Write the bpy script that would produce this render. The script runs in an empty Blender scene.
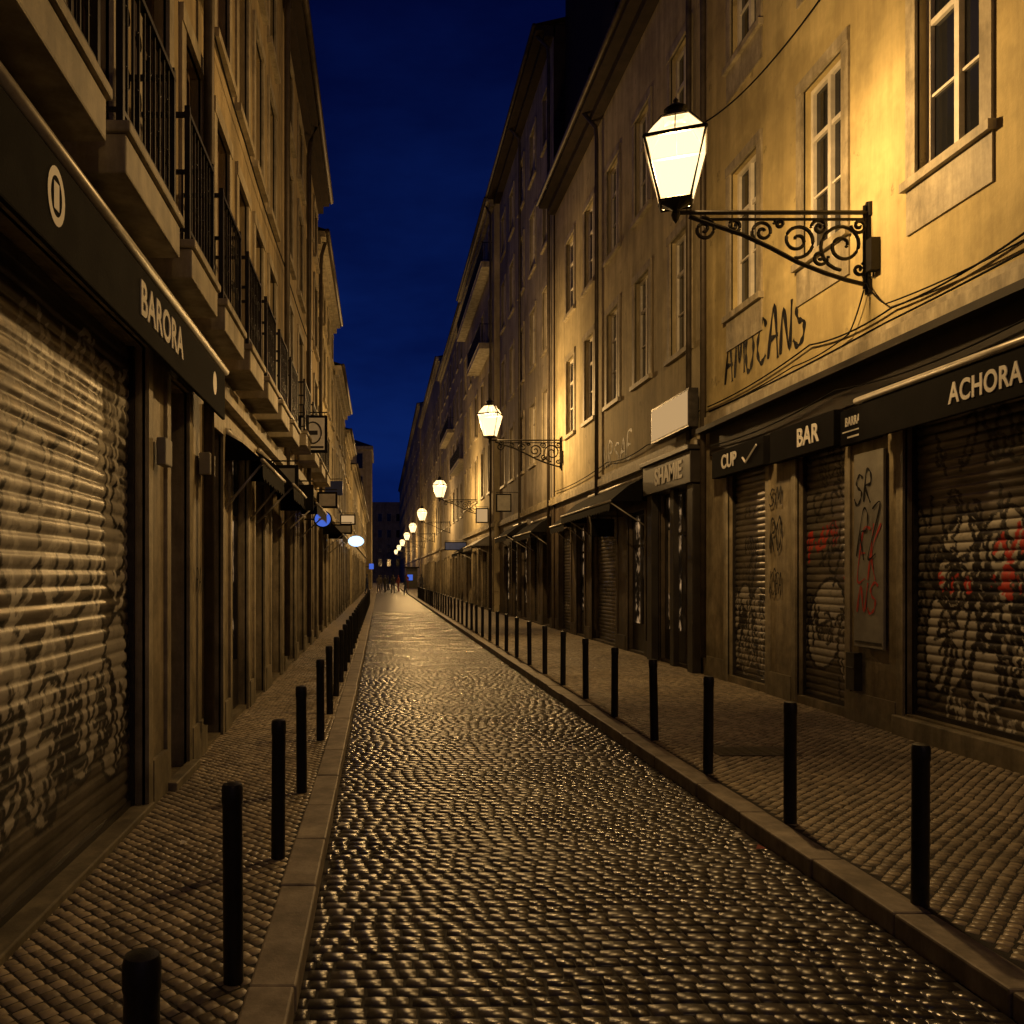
import bpy, bmesh, math, random
import numpy as np
from mathutils import Vector, Matrix
random.seed(7); np.random.seed(7)
S=bpy.context.scene
COL=S.collection
F=850.0; CZ=1.75
XR=5.4; XL=-1.65

# ---------------------------------------------------------------- materials
def newmat(name):
    m=bpy.data.materials.new(name); m.use_nodes=True
    nt=m.node_tree; b=nt.nodes['Principled BSDF']
    return m,nt,b
def N(nt,t,**k):
    n=nt.nodes.new(t)
    for a,v in k.items():
        if a in n.inputs: n.inputs[a].default_value=v
        else: setattr(n,a,v)
    return n
def L(nt,a,b): nt.links.new(a,b)
def ramp(nt,fac,p0,c0,p1,c1):
    r=nt.nodes.new('ShaderNodeValToRGB'); e=r.color_ramp.elements
    e[0].position=p0; e[0].color=c0 if len(c0)==4 else (*c0,1)
    e[1].position=p1; e[1].color=c1 if len(c1)==4 else (*c1,1)
    L(nt,fac,r.inputs['Fac']); return r.outputs['Color']
def coords(nt,scale=(1,1,1)):
    tc=nt.nodes.new('ShaderNodeTexCoord'); mp=nt.nodes.new('ShaderNodeMapping')
    mp.inputs['Scale'].default_value=scale
    L(nt,tc.outputs['Object'],mp.inputs['Vector']); return mp.outputs['Vector']
def noise(nt,vec,scale,detail=5,rough=.6):
    n=N(nt,'ShaderNodeTexNoise'); n.inputs['Scale'].default_value=scale
    n.inputs['Detail'].default_value=min(detail,5); n.inputs['Roughness'].default_value=rough
    L(nt,vec,n.inputs['Vector']); return n.outputs['Fac']
def mixc(nt,fac,a,b,mode='MIX'):
    m=nt.nodes.new('ShaderNodeMix'); m.data_type='RGBA'; m.blend_type=mode
    for val,idx in ((fac,0),(a,6),(b,7)):
        if isinstance(val,bpy.types.NodeSocket): L(nt,val,m.inputs[idx])
        else: m.inputs[idx].default_value=val if not isinstance(val,tuple) else ((*val,1) if len(val)==3 else val)
    return m.outputs[2]
def math2(nt,op,a,b):
    n=nt.nodes.new('ShaderNodeMath'); n.operation=op
    for i,q in enumerate((a,b)):
        if isinstance(q,bpy.types.NodeSocket): L(nt,q,n.inputs[i])
        else: n.inputs[i].default_value=q
    return n.outputs[0]
def bump(nt,b,h,strength=.4,dist=.01):
    bp=nt.nodes.new('ShaderNodeBump'); bp.inputs['Strength'].default_value=strength
    bp.inputs['Distance'].default_value=dist
    L(nt,h,bp.inputs['Height']); L(nt,bp.outputs['Normal'],b.inputs['Normal'])
def simple(name,c,rough=.6,metal=0,var=.35,scale=6,bs=.3,bd=.004,spec=.5):
    m,nt,b=newmat(name); v=coords(nt)
    n=noise(nt,v,scale); dark=tuple(x*(1-var) for x in c); lite=tuple(min(1,x*(1+var)) for x in c)
    L(nt,ramp(nt,n,.3,dark,.7,lite),b.inputs['Base Color'])
    r=N(nt,'ShaderNodeMapRange'); L(nt,n,r.inputs[0]); r.inputs[3].default_value=max(.05,rough-.12); r.inputs[4].default_value=min(1,rough+.12)
    L(nt,r.outputs[0],b.inputs['Roughness'])
    b.inputs['Metallic'].default_value=metal; b.inputs['Specular IOR Level'].default_value=spec
    if bs: bump(nt,b,noise(nt,v,scale*12,2),bs,bd)
    return m
def grime(nt,v,col,top=1.5,amt=.55):
    sp=N(nt,'ShaderNodeSeparateXYZ'); L(nt,v,sp.inputs[0])
    h=math2(nt,'ADD',math2(nt,'DIVIDE',sp.outputs[2],top),math2(nt,'MULTIPLY',math2(nt,'SUBTRACT',noise(nt,v,2.5),.5),1.6))
    return mixc(nt,1.0,col,ramp(nt,h,.05,(1-amt,1-amt,(1-amt)*.95),.9,(1,1,1)),'MULTIPLY')
def plaster(name,c,dirt=.55):
    m,nt,b=newmat(name); v=coords(nt); vs=coords(nt,(2.2,2.2,.22))
    base=ramp(nt,noise(nt,v,1.1,7,.65),.3,tuple(x*.72 for x in c),.72,tuple(x*1.15 for x in c))
    streak=ramp(nt,noise(nt,vs,1.6,6,.7),.38,(1-dirt,)*3,.62,(1,1,1))
    patch=ramp(nt,noise(nt,v,.45,8,.75),.40,(.55,.52,.48),.52,(1,1,1))
    c1=mixc(nt,.8,base,streak,'MULTIPLY'); c2=mixc(nt,.5,c1,patch,'MULTIPLY')
    pf=ramp(nt,noise(nt,v,2.3,9,.7),.64,(0,0,0),.67,(1,1,1))
    c3=mixc(nt,pf,c2,tuple(x*.5 for x in c))
    L(nt,c3,b.inputs['Base Color']); b.inputs['Roughness'].default_value=.85
    bump(nt,b,noise(nt,v,28,4,.7),.5,.008); return m
def stone(name,c,gr=True):
    m,nt,b=newmat(name); v=coords(nt); vs=coords(nt,(3,3,.5))
    base=ramp(nt,noise(nt,v,4,8,.7),.3,tuple(x*.55 for x in c),.72,tuple(x*1.2 for x in c))
    st=ramp(nt,noise(nt,vs,1.5,6,.7),.35,(.35,.33,.3),.65,(1,1,1))
    col=mixc(nt,.75,base,st,'MULTIPLY')
    if gr: col=grime(nt,v,col)
    L(nt,col,b.inputs['Base Color'])
    b.inputs['Roughness'].default_value=.6
    bump(nt,b,noise(nt,v,40,4,.7),.4,.005); return m
def setts(name,c,r0,r1,var=.6,patch_scale=.8,spec=.5):
    m,nt,b=newmat(name); v=coords(nt)
    g=nt.nodes.new('ShaderNodeNewGeometry')
    isl=ramp(nt,g.outputs['Random Per Island'],0,tuple(x*(1-var) for x in c),1,tuple(x*(1+var) for x in c))
    p=ramp(nt,noise(nt,v,patch_scale,6,.6),.35,(.55,.55,.55),.6,(1,1,1))
    L(nt,mixc(nt,.7,isl,p,'MULTIPLY'),b.inputs['Base Color'])
    r=N(nt,'ShaderNodeMapRange'); L(nt,noise(nt,v,patch_scale*1.3,5,.6),r.inputs[0])
    r.inputs[1].default_value=.35; r.inputs[2].default_value=.65
    r.inputs[3].default_value=r0; r.inputs[4].default_value=r1
    L(nt,r.outputs[0],b.inputs['Roughness']); b.inputs['Specular IOR Level'].default_value=spec
    bump(nt,b,noise(nt,v,60,3,.65),.35,.004); return m
def farsetts(name,c,size,rough,bs):
    m,nt,b=newmat(name); v=coords(nt)
    br=nt.nodes.new('ShaderNodeTexBrick'); L(nt,v,br.inputs['Vector'])
    br.inputs['Scale'].default_value=1; br.inputs['Brick Width'].default_value=size; br.inputs['Row Height'].default_value=size
    br.inputs['Mortar Size'].default_value=.012; br.inputs['Mortar Smooth'].default_value=1
    br.inputs['Color1'].default_value=(*[x*.7 for x in c],1); br.inputs['Color2'].default_value=(*[x*1.3 for x in c],1)
    br.inputs['Mortar'].default_value=(*[x*.3 for x in c],1)
    L(nt,br.outputs['Color'],b.inputs['Base Color']); b.inputs['Roughness'].default_value=rough
    inv=math2(nt,'SUBTRACT',1.0,br.outputs['Fac'])
    bump(nt,b,math2(nt,'ADD',inv,noise(nt,v,9,3)),bs,.02); return m
def emit(name,c,s):
    m=bpy.data.materials.new(name); m.use_nodes=True; nt=m.node_tree; nt.nodes.clear()
    e=nt.nodes.new('ShaderNodeEmission'); e.inputs[0].default_value=(*c,1); e.inputs[1].default_value=s
    o=nt.nodes.new('ShaderNodeOutputMaterial'); L(nt,e.outputs[0],o.inputs[0]); return m

M={}
M['ochre']=plaster('ochre_plaster',(.62,.51,.25),.28)
M['cream']=plaster('cream_plaster',(.54,.46,.28),.45)
M['tan']=plaster('tan_plaster',(.48,.38,.22),.5)
M['grey']=plaster('grey_plaster',(.42,.37,.29),.5)
M['olive']=plaster('olive_plaster',(.44,.35,.20),.5)
M['stone']=stone('limestone_trim',(.50,.44,.31))
M['gstone']=stone('ground_floor_stone',(.46,.39,.26))
M['dstone']=stone('dark_shopfront_stone',(.13,.10,.07))
M['kerb']=stone('kerb_granite',(.36,.31,.24),False)
M['white']=simple('window_paint',(.68,.64,.56),.5,0,.15,6,0)
M['darkwood']=simple('dark_wood',(.022,.018,.014),.45,0,.4,3)
M['brownwood']=simple('brown_wood',(.09,.055,.03),.5,0,.4,3,0)
M['iron']=simple('wrought_iron',(.018,.016,.014),.45,.5,.3,20,0)
M['blackpaint']=simple('bollard_paint',(.010,.010,.011),.42,.0,.5,14,.4,.002,.35)
M['canvas']=simple('awning_canvas',(.008,.0075,.008),.9,0,.4,5,.3,.004,.12)
M['rail']=simple('painted_rail',(.50,.47,.41),.4,.2,.25,6,0)
M['roof']=simple('roof_tiles',(.035,.025,.02),.85,0,.4,3,.3,.004,.2)
M['zinc']=simple('zinc_pipe',(.08,.065,.05),.5,.4,.4,5,0)
M['soot']=simple('shop_fascia_wood',(.026,.021,.016),.65,0,.5,3,.3,.004,.3)
M['letter']=simple('sign_letters',(.78,.76,.72),.5,0,.1,6,0)
M['plate']=simple('iron_cover',(.05,.045,.04),.4,.6,.4,12)
M['cover']=simple('cast_iron_cover',(.10,.09,.075),.35,.5,.4,12)
M['board']=simple('grey_panel',(.26,.25,.22),.6,0,.3,3)
M['dirtbase']=simple('joint_grit',(.022,.019,.015),.85,0,.4,20,0)
M['ground']=simple('ground_earth',(.06,.05,.04),.9,0,.3,.4,0)
M['sett']=setts('wet_basalt_setts',(.060,.052,.044),.20,.38,.5,.8,.62)
M['calc']=setts('limestone_cobbles',(.32,.265,.18),.34,.65,.42,.7)
M['fars']=farsetts('wet_basalt_setts_distant',(.06,.052,.044),.105,.42,1.0)
M['farc']=farsetts('limestone_cobbles_distant',(.27,.22,.16),.07,.6,.5)
M['spray']=simple('black_spray_paint',(.010,.009,.010),.7,0,.3,20,0,.004,.2)
M['redspray']=simple('red_spray_paint',(.5,.035,.02),.55,0,.3,20,0)
M['greyspray']=simple('grey_spray_paint',(.07,.06,.05),.6,0,.3,20,0)
M['paper']=simple('paper',(.6,.57,.5),.8,0,.2,6,0)
M['redsign']=simple('red_sign',(.25,.03,.02),.5,0,.2,6,0)
M['bluesign']=simple('blue_sign',(.02,.05,.25),.4,0,.2,6,0)
m,nt,b=newmat('window_glass'); b.inputs['Base Color'].default_value=(.012,.013,.016,1); b.inputs['Roughness'].default_value=.08
bump(nt,b,noise(nt,coords(nt),1.6,2),.25,.02); M['glass']=m
m,nt,b=newmat('glowing_shop_glass'); b.inputs['Base Color'].default_value=(.012,.012,.014,1); b.inputs['Roughness'].default_value=.1
v=coords(nt,(3,3,2.4)); b.inputs['Emission Color'].default_value=(1,.60,.28,1)
em=ramp(nt,noise(nt,v,1.6,4),.50,(.004,.004,.004),.74,(.5,.5,.5)); L(nt,em,b.inputs['Emission Strength']); M['glowshopglass']=m  # panes themselves emit a spotty warm glow in place of lit interiors
WARM=(1.0,.61,.235)
M['signlit']=emit('lit_sign_face',(1,.62,.27),.5)
M['bluelit']=emit('blue_sign_light',(.4,.65,1),2.4)
M['bluedim']=emit('blue_shop_light',(.1,.22,1),.6)
M['warmdim']=emit('shop_window_light',(1,.6,.25),.30)
m=bpy.data.materials.new('lantern_glass'); m.use_nodes=True; nt=m.node_tree; nt.nodes.clear()
e=N(nt,'ShaderNodeEmission'); e.inputs[0].default_value=(1,.72,.34,1); e.inputs[1].default_value=2.6
t=N(nt,'ShaderNodeBsdfTransparent'); t.inputs[0].default_value=(1,.97,.9,1)
mx=N(nt,'ShaderNodeMixShader'); mx.inputs[0].default_value=.6; L(nt,t.outputs[0],mx.inputs[1]); L(nt,e.outputs[0],mx.inputs[2])
o=N(nt,'ShaderNodeOutputMaterial'); L(nt,mx.outputs[0],o.inputs[0]); M['lglass']=m
for k_ in ('signlit','bluelit','bluedim','warmdim','lglass','glowshopglass'): M[k_].cycles.emission_sampling='NONE'
m,nt,b=newmat('roller_shutter_steel'); v=coords(nt); vs=coords(nt,(1,.7,2.5))
base=ramp(nt,noise(nt,vs,2.2,7,.7),.3,(.11,.10,.085),.7,(.32,.29,.25))
at=N(nt,'ShaderNodeVertexColor'); at.layer_name='paint'
wear=ramp(nt,noise(nt,v,14,5,.7),.32,(.3,.3,.3),.48,(1,1,1))
mu=math2(nt,'MULTIPLY',at.outputs['Alpha'],wear)
L(nt,grime(nt,v,mixc(nt,mu,base,at.outputs['Color']),1.0,.5),b.inputs['Base Color'])
L(nt,math2(nt,'MULTIPLY',math2(nt,'SUBTRACT',1.0,mu),.65),b.inputs['Metallic'])
r=N(nt,'ShaderNodeMapRange'); L(nt,noise(nt,v,3,5),r.inputs[0]); r.inputs[3].default_value=.26; r.inputs[4].default_value=.5
L(nt,r.outputs[0],b.inputs['Roughness']); bump(nt,b,noise(nt,v,25,3),.25,.004); M['shutter']=m

# ---------------------------------------------------------------- builders
def empty(name):
    o=bpy.data.objects.new(name,None); o.empty_display_size=.2; COL.objects.link(o); return o
def addmesh(name,v,f,mat,parent=None,smooth=False,bevel=0):
    me=bpy.data.meshes.new(name); me.from_pydata(v,[],f); me.materials.append(mat)
    if smooth: me.polygons.foreach_set('use_smooth',[True]*len(me.polygons))
    me.update(); o=bpy.data.objects.new(name,me); COL.objects.link(o)
    if parent: o.parent=parent
    if bevel:
        md=o.modifiers.new('bevel','BEVEL'); md.width=bevel; md.segments=2; md.limit_method='ANGLE'
    return o
class MB:
    def __init__(s): s.v=[]; s.f=[]
    def quad(s,*p):
        n=len(s.v); s.v+=list(p); s.f.append(tuple(range(n,n+len(p))))
    def box(s,x0,x1,y0,y1,z0,z1):
        n=len(s.v); s.v+=[(x0,y0,z0),(x1,y0,z0),(x1,y1,z0),(x0,y1,z0),(x0,y0,z1),(x1,y0,z1),(x1,y1,z1),(x0,y1,z1)]
        s.f+=[(n,n+3,n+2,n+1),(n+4,n+5,n+6,n+7),(n,n+1,n+5,n+4),(n+1,n+2,n+6,n+5),(n+2,n+3,n+7,n+6),(n+3,n,n+4,n+7)]
    def tube(s,pts,r,k=6,closed=False):
        P=[Vector(p) for p in pts]; n0=len(s.v); m=len(P)
        for i,p in enumerate(P):
            d=(P[min(i+1,m-1)]-P[max(i-1,0)]).normalized()
            a=d.cross(Vector((0,0,1)) if abs(d.z)<.95 else Vector((1,0,0))).normalized(); c=d.cross(a)
            rr=r[i] if isinstance(r,(list,tuple)) else r
            for j in range(k):
                t=2*math.pi*j/k; s.v.append(tuple(p+a*math.cos(t)*rr+c*math.sin(t)*rr))
        for i in range(m-1):
            for j in range(k):
                a=n0+i*k+j; b2=n0+i*k+(j+1)%k; s.f.append((a,b2,b2+k,a+k))
        s.f.append(tuple(n0+j for j in range(k))[::-1]); s.f.append(tuple(n0+(m-1)*k+j for j in range(k)))
    def obj(s,name,mat,parent=None,smooth=False,bevel=0):
        if not s.v: return None
        return addmesh(name,s.v,s.f,M[mat] if isinstance(mat,str) else mat,parent,smooth,bevel)
class Fac:
    def __init__(s,side,X): s.s=side; s.X=X
    def x(s,w): return s.X-s.s*w
    def box(s,mb,y0,y1,w0,w1,z0,z1):
        a,b=s.x(w0),s.x(w1); mb.box(min(a,b),max(a,b),y0,y1,z0,z1)
    def p(s,y,w,z): return (s.x(w),y,z)
    def cells(s,mb,y0,y1,z0,z1,ops,depth=.2):
        ys=sorted({y0,y1,*[q for o in ops for q in o[:2] if y0<q<y1]}); zs=sorted({z0,z1,*[q for o in ops for q in o[2:4] if z0<q<z1]})
        for i in range(len(ys)-1):
            for j in range(len(zs)-1):
                cy=(ys[i]+ys[i+1])/2; cz=(zs[j]+zs[j+1])/2
                if any(o[0]<cy<o[1] and o[2]<cz<o[3] for o in ops): continue
                mb.quad(s.p(ys[i],0,zs[j]),s.p(ys[i+1],0,zs[j]),s.p(ys[i+1],0,zs[j+1]),s.p(ys[i],0,zs[j+1]))
        for o in ops:
            a,b,c,d=o[:4]; e=-depth
            mb.quad(s.p(a,0,c),s.p(a,e,c),s.p(a,e,d),s.p(a,0,d)); mb.quad(s.p(b,0,c),s.p(b,e,c),s.p(b,e,d),s.p(b,0,d))
            mb.quad(s.p(a,0,c),s.p(b,0,c),s.p(b,e,c),s.p(a,e,c)); mb.quad(s.p(a,0,d),s.p(b,0,d),s.p(b,e,d),s.p(a,e,d))

def scribble(rows,cols,dy,dz,seed,density,palette,scale=1.0,bub=0):
    rnd=random.Random(seed); img=np.zeros((rows,cols,4),dtype=np.float32)
    H=rows*dz; W=cols*dy
    zz,yy=np.mgrid[0:rows,0:cols]; zz=zz*dz; yy=yy*dy
    def stamp(pts,r,c):
        for (py,pz) in pts:
            i0=max(0,int((pz-r)/dz)); i1=min(rows,int((pz+r)/dz)+2); j0=max(0,int((py-r)/dy)); j1=min(cols,int((py+r)/dy)+2)
            if i0>=i1 or j0>=j1: continue
            d=(zz[i0:i1,j0:j1]-pz)**2+(yy[i0:i1,j0:j1]-py)**2
            mk=d<r*r; img[i0:i1,j0:j1][mk]=(*c,1)
    def arc(cy,cz,ry,rz,a0,a1,sl):
        n=max(6,int(abs(a1-a0)*max(ry,rz)/.012)); out=[]
        for k in range(n):
            a=a0+(a1-a0)*k/n; z=math.sin(a)*rz; out.append((cy+math.cos(a)*ry+sl*z,cz+z))
        return out
    def line(p,q):
        n=max(4,int(math.dist(p,q)/.012)); bx=rnd.uniform(-.15,.15)
        return [(p[0]+(q[0]-p[0])*k/n+bx*math.sin(math.pi*k/n)*abs(q[1]-p[1]),p[1]+(q[1]-p[1])*k/n) for k in range(n)]
    for b_ in range(bub):
        y=rnd.uniform(0,W*.15); z=rnd.uniform(.1,.5)+b_*1.05; h=rnd.uniform(.8,1.05); sl=rnd.uniform(0,.25)
        oc=rnd.choice([BK,WH]); fc=(.10,.095,.09) if oc==WH else (.42,.40,.36)
        while y<W-.2:
            w=h*rnd.uniform(.55,.8); zc=z+h/2+rnd.uniform(-.08,.08)
            for q in np.linspace(.1,1,6): stamp(arc(y+w/2,zc,w*.48*q,h*.5*q,0,6.28,sl),.06,fc)
            stamp(arc(y+w/2,zc,w*.54,h*.56,0,6.28,sl),.022,oc)
            k=rnd.randint(0,3)
            if k==0: stamp(arc(y+w/2,zc+.1*h,w*.14,h*.14,0,6.28,sl),.02,oc)
            elif k==1: stamp(line((y+w*.2,zc-.05),(y+w*.75,zc+.08)),.02,oc); stamp(arc(y+w*.5,zc-.2*h,w*.2,h*.15,0,3.1,sl),.02,oc)
            elif k==2: stamp(arc(y+w*.55,zc+.2*h,w*.3,h*.2,1.2,4.5,sl),.02,oc); stamp(arc(y+w*.45,zc-.18*h,w*.3,h*.2,-1.8,1.6,sl),.02,oc)
            else: stamp(line((y+w*.5,zc-.5*h),(y+w*.5,zc+.1*h)),.022,oc)
            y+=w*.92
    for t in range(density):
        h=rnd.choice([.22,.35,.5,.7])*scale; z=rnd.uniform(-.1,max(.1,H-h*.7)); y=rnd.uniform(-.4,W*.8)
        c=rnd.choice(palette); r=rnd.uniform(.009,.013)+h*.018; sl=rnd.uniform(-.1,.4)*rnd.choice([1,1,-1])
        if c[0]>.15 and c[1]<.1: h=min(h,.5); z=rnd.uniform(.2,H*.55)
        nl=rnd.randint(3,7); w=h*rnd.uniform(.5,.8)
        for l in range(nl):
            x0=y+l*w*.98
            if x0>W: break
            zc=z+h/2+rnd.uniform(-.08,.08)*h
            for k in range(rnd.randint(2,3)):
                if rnd.random()<.55:
                    a0=rnd.uniform(0,6.28); stamp(arc(x0+rnd.uniform(-.1,.1)*w,zc+rnd.uniform(-.2,.2)*h,w*rnd.uniform(.2,.5),h*rnd.uniform(.2,.5),a0,a0+rnd.uniform(2,5),sl),r,c)
                else: stamp(line((x0-w*rnd.uniform(-.3,.4),zc-h*rnd.uniform(.1,.5)),(x0+w*rnd.uniform(-.3,.5),zc+h*rnd.uniform(.1,.5))),r,c)
    return img
def shutter(fc,y0,y1,z0,z1,w,parent,seed=0,density=0,palette=(),bub=0,pitch=.092,name='roller_shutter'):
    nz=int((z1-z0)/pitch*8)+1; ny=max(2,int((y1-y0)/.014)) if density else 2
    z=np.linspace(z0,z1,nz); y=np.linspace(y0,y1,ny)
    ph=((z-z0)/pitch)%1
    prof=.013*np.sqrt(np.abs(np.sin(np.pi*np.clip(ph*1.15,0,1)))); prof=np.where(ph>.88,-.006,prof)
    Z,Y=np.meshgrid(z,y,indexing='ij'); Wd=np.repeat((w+prof)[:,None],ny,1)
    Wd=Wd+.006*np.sin(Y*2.3+Z*1.7)+.003*np.sin(Y*7.1-Z*3)
    X=fc.X-fc.s*Wd
    v=np.stack([X,Y,Z],-1).reshape(-1,3)
    i=np.arange(nz-1)[:,None]*ny+np.arange(ny-1)[None,:]; i=i.ravel()
    f=np.stack([i,i+1,i+ny+1,i+ny],1)
    o=addmesh(name,v.tolist(),f.tolist(),M['shutter'],parent,True)
    ca=o.data.color_attributes.new('paint','FLOAT_COLOR','POINT')
    if density:
        img=scribble(nz,ny,(y1-y0)/ny,(z1-z0)/nz,seed,density,palette,1.0,bub)
        if fc.s>0: img=img[:,::-1]
        ca.data.foreach_set('color',img.reshape(-1).astype(np.float32))
    else: ca.data.foreach_set('color',np.zeros(nz*ny*4,dtype=np.float32))
    mb=MB()
    fc.box(mb,y0-.03,y0+.03,w-.03,w+.05,z0,z1); fc.box(mb,y1-.03,y1+.03,w-.03,w+.05,z0,z1); fc.box(mb,y0+.03,y1-.03,w-.01,w+.04,z0-.02,z0+.05)
    mb.obj('shutter_guides','plate',parent)
def text(name,s,fc,y,w,z,size,mat='letter',parent=None,offset=.0055,squash=1.0,align='CENTER',ext=.006):
    c=bpy.data.curves.new(name,'FONT'); c.body=s; c.size=size; c.align_x=align; c.align_y='CENTER'; c.extrude=ext; c.offset=offset*size/.3
    c.space_character=1.06; c.resolution_u=6
    o=bpy.data.objects.new(name,c); COL.objects.link(o); o.location=fc.p(y,w,z)
    o.rotation_euler=(math.pi/2,0,-math.pi/2 if fc.s>0 else math.pi/2); o.scale=(squash,1,1)
    bpy.context.view_layer.update(); dg=bpy.context.evaluated_depsgraph_get()
    me=bpy.data.meshes.new_from_object(o.evaluated_get(dg)); me.transform(o.matrix_world); me.materials.clear(); me.materials.append(M[mat])
    bpy.data.objects.remove(o); o=bpy.data.objects.new(name,me); COL.objects.link(o)
    if parent: o.parent=parent
    return o

def window(fc,mbf,mbg,a,b,c,d,dep=.15,fr=.06,trans=True,bars=True):
    e=-dep
    fc.box(mbf,a,a+fr,e,e+.06,c,d); fc.box(mbf,b-fr,b,e,e+.06,c,d)
    fc.box(mbf,a+fr,b-fr,e,e+.06,c,c+fr); fc.box(mbf,a+fr,b-fr,e,e+.06,d-fr,d)
    m=(a+b)/2; fc.box(mbf,m-fr*.55,m+fr*.55,e,e+.07,c+fr,d-fr)
    if trans:
        t=c+(d-c)*.70; fc.box(mbf,a+fr,m-fr*.55,e,e+.055,t-.03,t+.03); fc.box(mbf,m+fr*.55,b-fr,e,e+.055,t-.03,t+.03)
    if bars:
        t=c+(d-c)*.36; fc.box(mbf,a+fr,m-fr*.55,e,e+.045,t-.014,t+.014); fc.box(mbf,m+fr*.55,b-fr,e,e+.045,t-.014,t+.014)
    mbg.quad(fc.p(a,e+.015,c),fc.p(b,e+.015,c),fc.p(b,e+.015,d),fc.p(a,e+.015,d))
def surround(fc,mb,a,b,c,d,t=.15,pr=.03,apron=0):
    fc.box(mb,a-t,a,-.02,pr,c,d); fc.box(mb,b,b+t,-.02,pr,c,d)
    fc.box(mb,a-t,b+t,-.02,pr+.012,d,d+t); fc.box(mb,a-t-.03,b+t+.03,-.05,pr+.05,c-.09,c)
    if apron: fc.box(mb,a-t,b+t,-.02,pr-.008,c-.09-apron,c-.09)

def building(side,Xf,y0,y1,H,rows,cols,ww,gops,wall='cream',low='gstone',zg=4.2,frame='white',roofh=2.5,depth=9,
             balc=None,pipe=None,name='apartment_building',apron=0,eave=.35,setback=.0,endwall=None,eavemat='stone'):
    P=empty(name); fc=Fac(side,Xf)
    ops=[(c-ww/2,c+ww/2,a,b) for (a,b) in rows for c in cols]
    up=MB(); fc.cells(up,y0,y1,zg,H,ops); up.obj('walls',wall,P)
    up=MB(); xb=fc.x(-depth)
    for yy in (y0,y1): up.quad((Xf,yy,0),(xb,yy,0),(xb,yy,H),(Xf,yy,H))
    up.quad((xb,y0,0),(xb,y1,0),(xb,y1,H),(xb,y0,H))
    up.obj('end_walls',endwall or wall,P)
    lo=MB(); gl=[g for g in gops]; fc.cells(lo,y0,y1,0,zg,gl,.22); lo.obj('ground_floor_walls',low,P)
    tr=MB(); fr=MB(); gs=MB(); dw=MB(); sg=MB(); gt_=MB(); cor=MB()
    for (a,b,c,d) in ops:
        window(fc,fr,gs,a,b,c,d,bars=a<45); surround(fc,tr,a,b,c,d,apron=apron)
    fc.box(tr,y0,y1,-.02,.10,zg-.10,zg+.07); fc.box(tr,y0,y1,-.02,.05,zg+.07,zg+.15)
    edges=sorted([(g[0],g[1]) for g in gl]); cur=y0
    for a,b in edges+[(y1,y1)]:
        if a-cur>.3: fc.box(gt_,cur+.12,a-.12,-.02,.035,.1,.42)
        cur=b
    for g in gl:
        a,b,c,d,k=g[:5]
        t=.11
        fc.box(gt_,a-t,a,-.02,.028,.1,d); fc.box(gt_,b,b+t,-.02,.028,.1,d); fc.box(gt_,a-t,b+t,-.02,.033,d,d+.14)
        if k=='shutter': shutter(fc,a,b,c,d,-.16,P,*((int(a*7)%97,7,PAL) if a<30 else ()))
        elif k=='paint': shutter(fc,a,b,c,d,-.12,P,*g[5:])
        elif k=='door':
            e=-.2; fc.box(dw,a,b,e-.05,e,c,d)
            m=(a+b)/2
            for (q,r_) in ((a+.06,m-.03),(m+.03,b-.06)):
                for (zz0,zz1) in ((c+.12,c+.8),(c+.9,c+2.2)):
                    fc.box(dw,q,r_,e,e+.03,zz0,zz1)
                fc.box(gs,q,r_,e,e+.012,c+2.35,d-.08)
        elif k=='shop':
            window(fc,dw,sg,a,b,c+.5,d,.16,.07,True,False); fc.box(dw,a,b,-.16,-.1,c,c+.5)
    fc.box(cor,y0,y1,-.05,eave*.5,H-.35,H-.16); fc.box(cor,y0,y1,-.05,eave,H-.16,H)
    gt_.obj('ground_floor_trim',low if low=='dstone' else 'stone',P); cor.obj('cornice',eavemat,P)
    fr.obj('window_frames',frame,P); gs.obj('window_glass','glass',P); tr.obj('stone_trim','stone',P); dw.obj('doors','darkwood',P); sg.obj('shop_windows','glowshopglass',P)
    rf=MB()
    if setback:
        k=-setback
        rf.quad(fc.p(y0,eave,H+.02),fc.p(y1,eave,H+.02),fc.p(y1,-.3,H+.2),fc.p(y0,-.3,H+.2))
        rf.quad(fc.p(y0,-.3,H+.2),fc.p(y1,-.3,H+.2),fc.p(y1,k,H+roofh),fc.p(y0,k,H+roofh))
        rf.quad(fc.p(y0,k,H+roofh),fc.p(y1,k,H+roofh),fc.p(y1,-depth,H+roofh+.5),fc.p(y0,-depth,H+roofh+.5))
        for yy in (y0,y1): rf.quad(fc.p(yy,-.3,H),fc.p(yy,-depth,H),fc.p(yy,-depth,H+roofh+.5),fc.p(yy,k,H+roofh),fc.p(yy,-.3,H+.2))
        yy=y0+1.4
        while yy<y1-1:
            fc.box(rf,yy-.55,yy+.55,-1.2,-.2,H+.3,H+2.2); yy+=2.6
    else:
        h=depth*.5
        rf.quad(fc.p(y0-.02,eave+.08,H+.02),fc.p(y1+.02,eave+.08,H+.02),fc.p(y1+.02,-h,H+roofh),fc.p(y0-.02,-h,H+roofh))
        rf.quad(fc.p(y0,-h,H+roofh),fc.p(y1,-h,H+roofh),fc.p(y1,-depth,H),fc.p(y0,-depth,H))
        for yy in (y0,y1): rf.quad(fc.p(yy,0,H+.02),fc.p(yy,-h,H+roofh),fc.p(yy,-depth,H))
    rf.obj('roof','roof',P)
    gt=MB(); gt.tube([fc.p(y0,eave+.05,H+.0),fc.p(y1,eave+.05,H-.03)],.07,8)
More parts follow.
